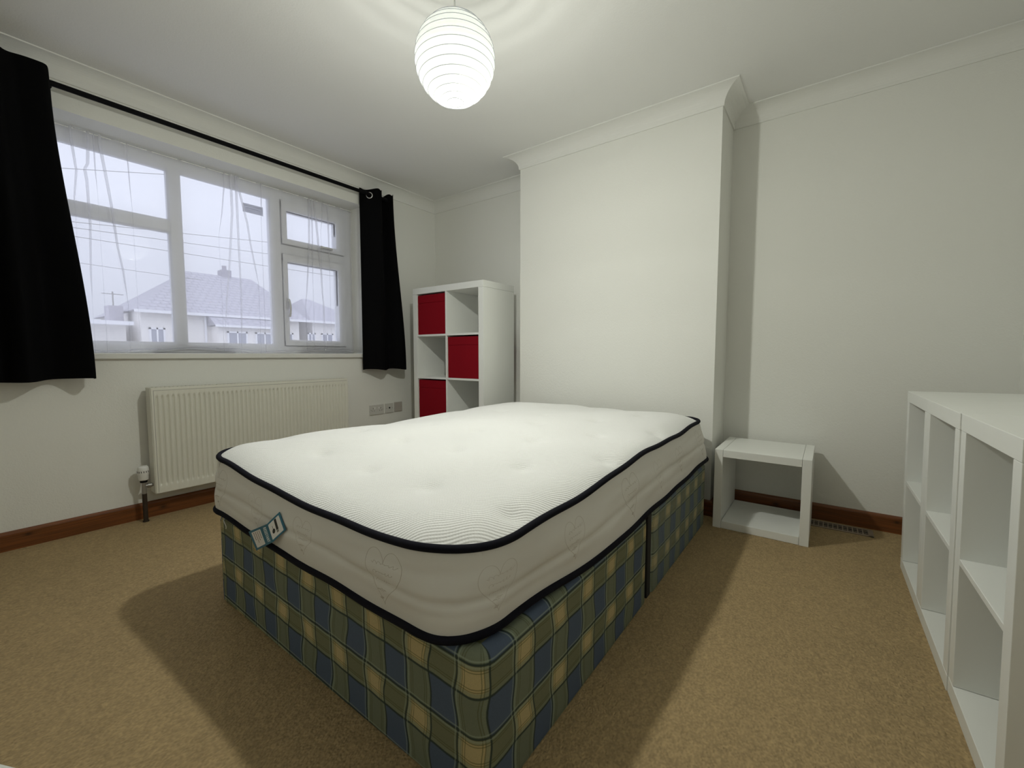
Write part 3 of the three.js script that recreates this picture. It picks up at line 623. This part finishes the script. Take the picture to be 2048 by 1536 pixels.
  // three stations along the tag: free end, fold, sewn end; [near-left edge, near-right edge]
  const st = [[[1.687, 0.379, 2.428], [1.74, 0.331, 2.428]], [[1.835, 0.442, 2.432], [1.868, 0.395, 2.432]], [[1.867, 0.48, 2.411], [1.91, 0.436, 2.414]]];
  const tag = (off) => sheet(24, 6, (u, v) => {
    const k = u < 0.5 ? 0 : 1, f = u < 0.5 ? u * 2 : u * 2 - 1, A = st[k], B = st[k + 1];
    const p = [0, 1, 2].map((q) => lerp(lerp(A[0][q], B[0][q], f), lerp(A[1][q], B[1][q], f), v)); p[2] += off + 0.002 * Math.sin(u * 3.1); return p;
  }, (u, v) => [u, 1 - v], off > 0);
  const tg = part('maker_tag', [tag(0.0005).toNonIndexed(), tag(-0.0005).toNonIndexed()], std({ map: tt, roughness: 0.55, side: THREE.DoubleSide }), m);
  tg.userData.label = 'teal folded tag with white panels and the word RESISTANT';
  part('loose_thread', tube([[1.440, 0.368, 2.402], [1.452, 0.358, 2.416], [1.462, 0.352, 2.418], [1.472, 0.340, 2.417], [1.468, 0.330, 2.416]], 0.0016, 20, 6), M.plasticWhite, m);
}

// ------------------------------------------------------------------ paper lantern
{
  const R = 0.149, L = thing('paper_lantern', 'round white paper lantern shade, lit, hanging from the ceiling', 'lamp', LAMP_AT.toArray());
  const ky = 1.03, N = 15, prof = [];
  for (let k = 0; k <= N * 6; k++) {
    const a = lerp(0.20, Math.PI - 0.20, k / (N * 6)), s = Math.abs(Math.sin(k / 6 * Math.PI)), r = R - 0.0022 * s;
    prof.push(new THREE.Vector2(r * Math.sin(a), r * ky * Math.cos(a)));
  }
  part('paper_shade', new THREE.LatheGeometry(prof.reverse(), 72), M.paper, L);
  for (let k = 1; k < N; k++) {
    const a = lerp(0.20, Math.PI - 0.20, k / N), g = new THREE.TorusGeometry(R * Math.sin(a) + 0.0004, 0.0011, 6, 72); g.rotateX(Math.PI / 2);
    g.rotateZ(0.03); g.translate(0, R * ky * Math.cos(a), 0);
    part('rib', g, M.rib, L);
  }
  for (const s of [1, -1]) { const g = new THREE.TorusGeometry(R * Math.sin(0.2), 0.0016, 8, 40); g.rotateX(Math.PI / 2); g.translate(0, s * R * ky * Math.cos(0.2), 0); part('wire_ring', g, M.rib, L); }
  const bulb = part('bulb', new THREE.SphereGeometry(0.022, 24, 16), std({ color: lin(0.9, 0.9, 0.88), emissive: lin(1, 1, 0.93), emissiveIntensity: 4 }), L);
  const cap = new THREE.LatheGeometry([[0.0001, 0.020], [0.037, 0.016], [0.040, 0.030], [0.024, 0.062], [0.014, 0.072], [0.014, 0.085], [0.021, 0.088], [0.021, 0.135], [0.0001, 0.138]].map(([a, b]) => new THREE.Vector2(a, b)), 28);
  for (const g of [bulb, part('bulb_holder', cap, M.plasticWhite, L)]) g.position.y = -BULB_DROP;
  const rod = cyl(0.0025, [0, R * ky * 0.95, 0], [0, H - LAMP_AT.y - 0.02, 0], 10);
  part('cord', rod, std({ color: lin(0.55, 0.55, 0.53), roughness: 0.6 }), L);
  const rose = new THREE.LatheGeometry([[0.0001, -0.026], [0.012, -0.026], [0.03, -0.018], [0.042, -0.004], [0.043, 0], [0.0001, 0]].map(([a, b]) => new THREE.Vector2(a, b)), 32); rose.translate(0, H - LAMP_AT.y, 0);
  part('ceiling_rose', rose, M.plasticWhite, L);
}

// ------------------------------------------------------------------ the white corner at the very bottom left of the view
{
  const b = thing('white_board', 'corner of a white board lying on the carpet at the bottom left edge', 'board', [1.672, 0, 2.966], Math.atan2(0.43, 0.9));
  part('panel', box(0, 0.40, 0.0, 0.018, 0.0, 0.30, 0.008), M.lacquer, b);
}

// ------------------------------------------------------------------ the street outside
const roofMat = std({ color: lin(0.41, 0.40, 0.44), roughness: 0.9, bumpMap: dataTex(256, (u, v) => { const r = (v * 8) % 1, c = (u * 8 + (Math.floor(v * 8) % 2) * 0.5) % 1; return Math.min(1, 0.25 + 0.75 * r) * (c < 0.06 ? 0.4 : 1); }, false, 2.4), bumpScale: 0.05 });
const render1 = std({ color: lin(0.93, 0.90, 0.86), roughness: 0.95 }), fascia = std({ color: lin(0.9, 0.9, 0.92), roughness: 0.6 }), darkGlass = std({ color: lin(0.40, 0.41, 0.47), roughness: 0.15 }), brick = std({ color: lin(0.44, 0.42, 0.46), roughness: 0.95 });
struct('street_ground', box(-60, -0.32, -2.95, -2.75, -45, 30), std({ color: lin(0.42, 0.42, 0.42), roughness: 0.95 }));
function hip(x0, x1, z0, z1, ye, yr, ra, rb) {       // hipped roof, ridge along z from ra to rb
  const xm = (x0 + x1) / 2, P = { a: [x1, ye, z1], b: [x1, ye, z0], c: [x0, ye, z0], d: [x0, ye, z1], r: [xm, yr, rb], s: [xm, yr, ra] };
  const pos = []; const tri = (...k) => k.forEach((q) => pos.push(...P[q]));
  tri('a', 'b', 's'); tri('a', 's', 'r'); tri('b', 'c', 's'); tri('c', 'd', 'r'); tri('c', 'r', 's'); tri('d', 'a', 'r'); tri('a', 'c', 'b'); tri('a', 'd', 'c');
  const g = new THREE.BufferGeometry(); g.setAttribute('position', new THREE.Float32BufferAttribute(pos, 3)); g.computeVertexNormals();
  const uv = []; for (let i = 0; i < pos.length; i += 3) uv.push(pos[i + 2], pos[i] * 1.2); g.setAttribute('uv', new THREE.Float32BufferAttribute(uv, 2)); return g;
}
function houseWindow(parent, x, y0, y1, z0, z1) {
  const f = part('window', [box(x, x + 0.06, y0, y0 + 0.07, z0, z1), box(x, x + 0.06, y1 - 0.07, y1, z0, z1), box(x, x + 0.06, y0, y1, z0, z0 + 0.07), box(x, x + 0.06, y0, y1, z1 - 0.07, z1), box(x, x + 0.06, y0, y1, (z0 + z1) / 2 - 0.03, (z0 + z1) / 2 + 0.03)], fascia, parent);
  part('pane', box(x, x + 0.03, y0 + 0.05, y1 - 0.05, z0 + 0.05, z1 - 0.05), darkGlass, f);
}
{
  const h = thing('house', 'cream rendered house across the street with a wide hipped tiled roof and one chimney', 'house');
  part('wall', box(-27, -20, -2.75, 2.82, -8.85, -2.2), render1, h);
  part('roof', hip(-27.3, -19.7, -9.3, -1.95, 2.80, 5.22, -8.0, -4.9), roofMat, h);
  part('gutter', box(-19.72, -19.60, 2.70, 2.82, -9.3, -1.95), fascia, h);
  part('bay_wall', box(-20, -19.1, -2.75, 2.25, -7.3, -4.7), render1, h);
  const bay = new THREE.ExtrudeGeometry(new THREE.Shape([[0, 0], [1.9, 1.12], [1.9, 0]].map(([a, b]) => new THREE.Vector2(a, b))), { depth: 2.9, bevelEnabled: false });
  bay.rotateY(Math.PI); bay.translate(-18.95, 2.28, -4.55);
  part('bay_roof', metres(bay), roofMat, h);
  part('bay_gutter', box(-18.95, -18.84, 2.20, 2.30, -7.45, -4.55), fascia, h);
  part('chimney', [box(-24.0, -23.4, 4.6, 5.55, -6.95, -6.5), cyl(0.11, [-23.7, 5.5, -6.72], [-23.7, 5.8, -6.72], 12)], brick, h);
  houseWindow(h, -20, 1.2, 2.10, -3.0, -2.45);
  houseWindow(h, -19.1, 1.0, 2.02, -5.9, -5.05);
  houseWindow(h, -19.1, 1.0, 2.02, -7.1, -6.25);
  houseWindow(h, -20, 1.2, 2.10, -8.5, -7.8);
  part('drain_pipe', cyl(0.05, [-19.92, -2.75, -4.5], [-19.92, 2.7, -4.5], 10), fascia, h);
}
{
  const h = thing('house', 'smaller cream house with a pointed grey roof, right of the house with the chimney', 'house');
  part('wall', box(-27, -20, -2.75, 2.82, -12.9, -9.6), render1, h);
  part('roof', hip(-27.3, -19.7, -13.2, -9.35, 2.80, 4.45, -11.3, -10.9), roofMat, h);
  part('gutter', box(-19.72, -19.60, 2.70, 2.82, -13.2, -9.35), fascia, h);
  houseWindow(h, -20, 1.3, 2.15, -9.75, -9.3);
  houseWindow(h, -20, 1.3, 2.15, -10.8, -10.1);
}
{
  const h = thing('house', 'low flat-roofed cream house left of the house with the chimney', 'house');
  part('wall', box(-26, -20.4, -2.75, 2.15, -1.80, 4.0), render1, h);
  part('flat_roof', box(-26, -19.7, 2.15, 2.30, -1.92, 4.0), fascia, h);
  part('chimney', box(-22.0, -21.2, 2.3, 3.02, -1.92, -1.45), brick, h);
  houseWindow(h, -20.4, 0.9, 1.9, -0.2, 0.9);
}
{
  const a = thing('television_aerial', 'thin roof aerial on a mast above the low flat-roofed house', 'aerial', [-21.6, 3.022, -1.68]);
  part('mast', cyl(0.025, [0, 0, 0], [0, 0.62, 0], 8), M.radiatorDark, a);
  part('boom', cyl(0.015, [0, 0.52, -0.35], [0, 0.52, 0.35], 8), M.radiatorDark, a);
  for (let k = 0; k < 6; k++) part('rod', cyl(0.009, [-0.18, 0.52, -0.3 + k * 0.12], [0.18, 0.52, -0.3 + k * 0.12], 6), M.radiatorDark, a);
}
{ // bushy tree behind the low house: a trunk and one crown of leaves
  const t = thing('tree', 'round leafy tree showing behind the low flat-roofed house', 'tree', [-30, -2.75, 0.9]);
  part('trunk', cyl(0.18, [0, 0, 0], [0, 4.6, 0], 10, 0.10), std({ color: lin(0.16, 0.13, 0.11), roughness: 0.95 }), t);
  const leaf = new THREE.PlaneGeometry(0.30, 0.18, 1, 1), gs = [];
  for (let k = 0; k < 1500; k++) {
    const a = rnd() * 6.283, c = 2 * rnd() - 1, r = Math.cbrt(rnd()), q = leaf.clone();
    q.rotateX(rnd() * 6); q.rotateY(rnd() * 6); q.translate(2.3 * r * Math.sqrt(1 - c * c) * Math.cos(a), 5.2 + 1.25 * r * c, 2.3 * r * Math.sqrt(1 - c * c) * Math.sin(a)); gs.push(q);
  }
  const cr = part('crown', gs, std({ color: lin(0.20, 0.24, 0.20), roughness: 0.9, side: THREE.DoubleSide }), t); cr.userData.kind = 'stuff';
}
{ // overhead wires strung across the street
  const w = (label, a, b, sag, r = 0.006) => {
    const pts = []; for (let k = 0; k <= 20; k++) { const t = k / 20; pts.push([lerp(a[0], b[0], t), lerp(a[1], b[1], t) - sag * 4 * t * (1 - t), lerp(a[2], b[2], t)]); }
    const m = part(numbered('overhead_wire'), tube(pts, r, 60, 6), M.radiatorDark, scene); m.userData = { label, category: 'wire', group: 'overhead wires outside the window' };
  };
  w('highest overhead wire, crossing the upper left pane only', [-9, 4.20, 2.8], [-9, 6.6, -6.6], 0.0);
  w('overhead wire just under the transom in the lower left pane, topmost in the middle pane', [-9, 3.43, 2.8], [-9, 4.43, -7], 0.02);
  w('second overhead wire down in the middle window pane', [-9.3, 3.46, 2.8], [-9.3, 3.92, -7], 0.01);
  w('third overhead wire down in the middle window pane', [-9, 3.30, 2.8], [-9, 3.36, -7], 0.02);
  w('lowest overhead wire, passing just above the big roof', [-9, 2.86, 2.8], [-9, 2.74, -0.9], 0.02, 0.005);
}

// ------------------------------------------------------------------ draw
const renderer = new THREE.WebGLRenderer({ antialias: true });
renderer.shadowMap.enabled = true;
renderer.toneMapping = THREE.LinearToneMapping;
renderer.toneMappingExposure = EXPOSURE;
renderer.render(scene, camera);
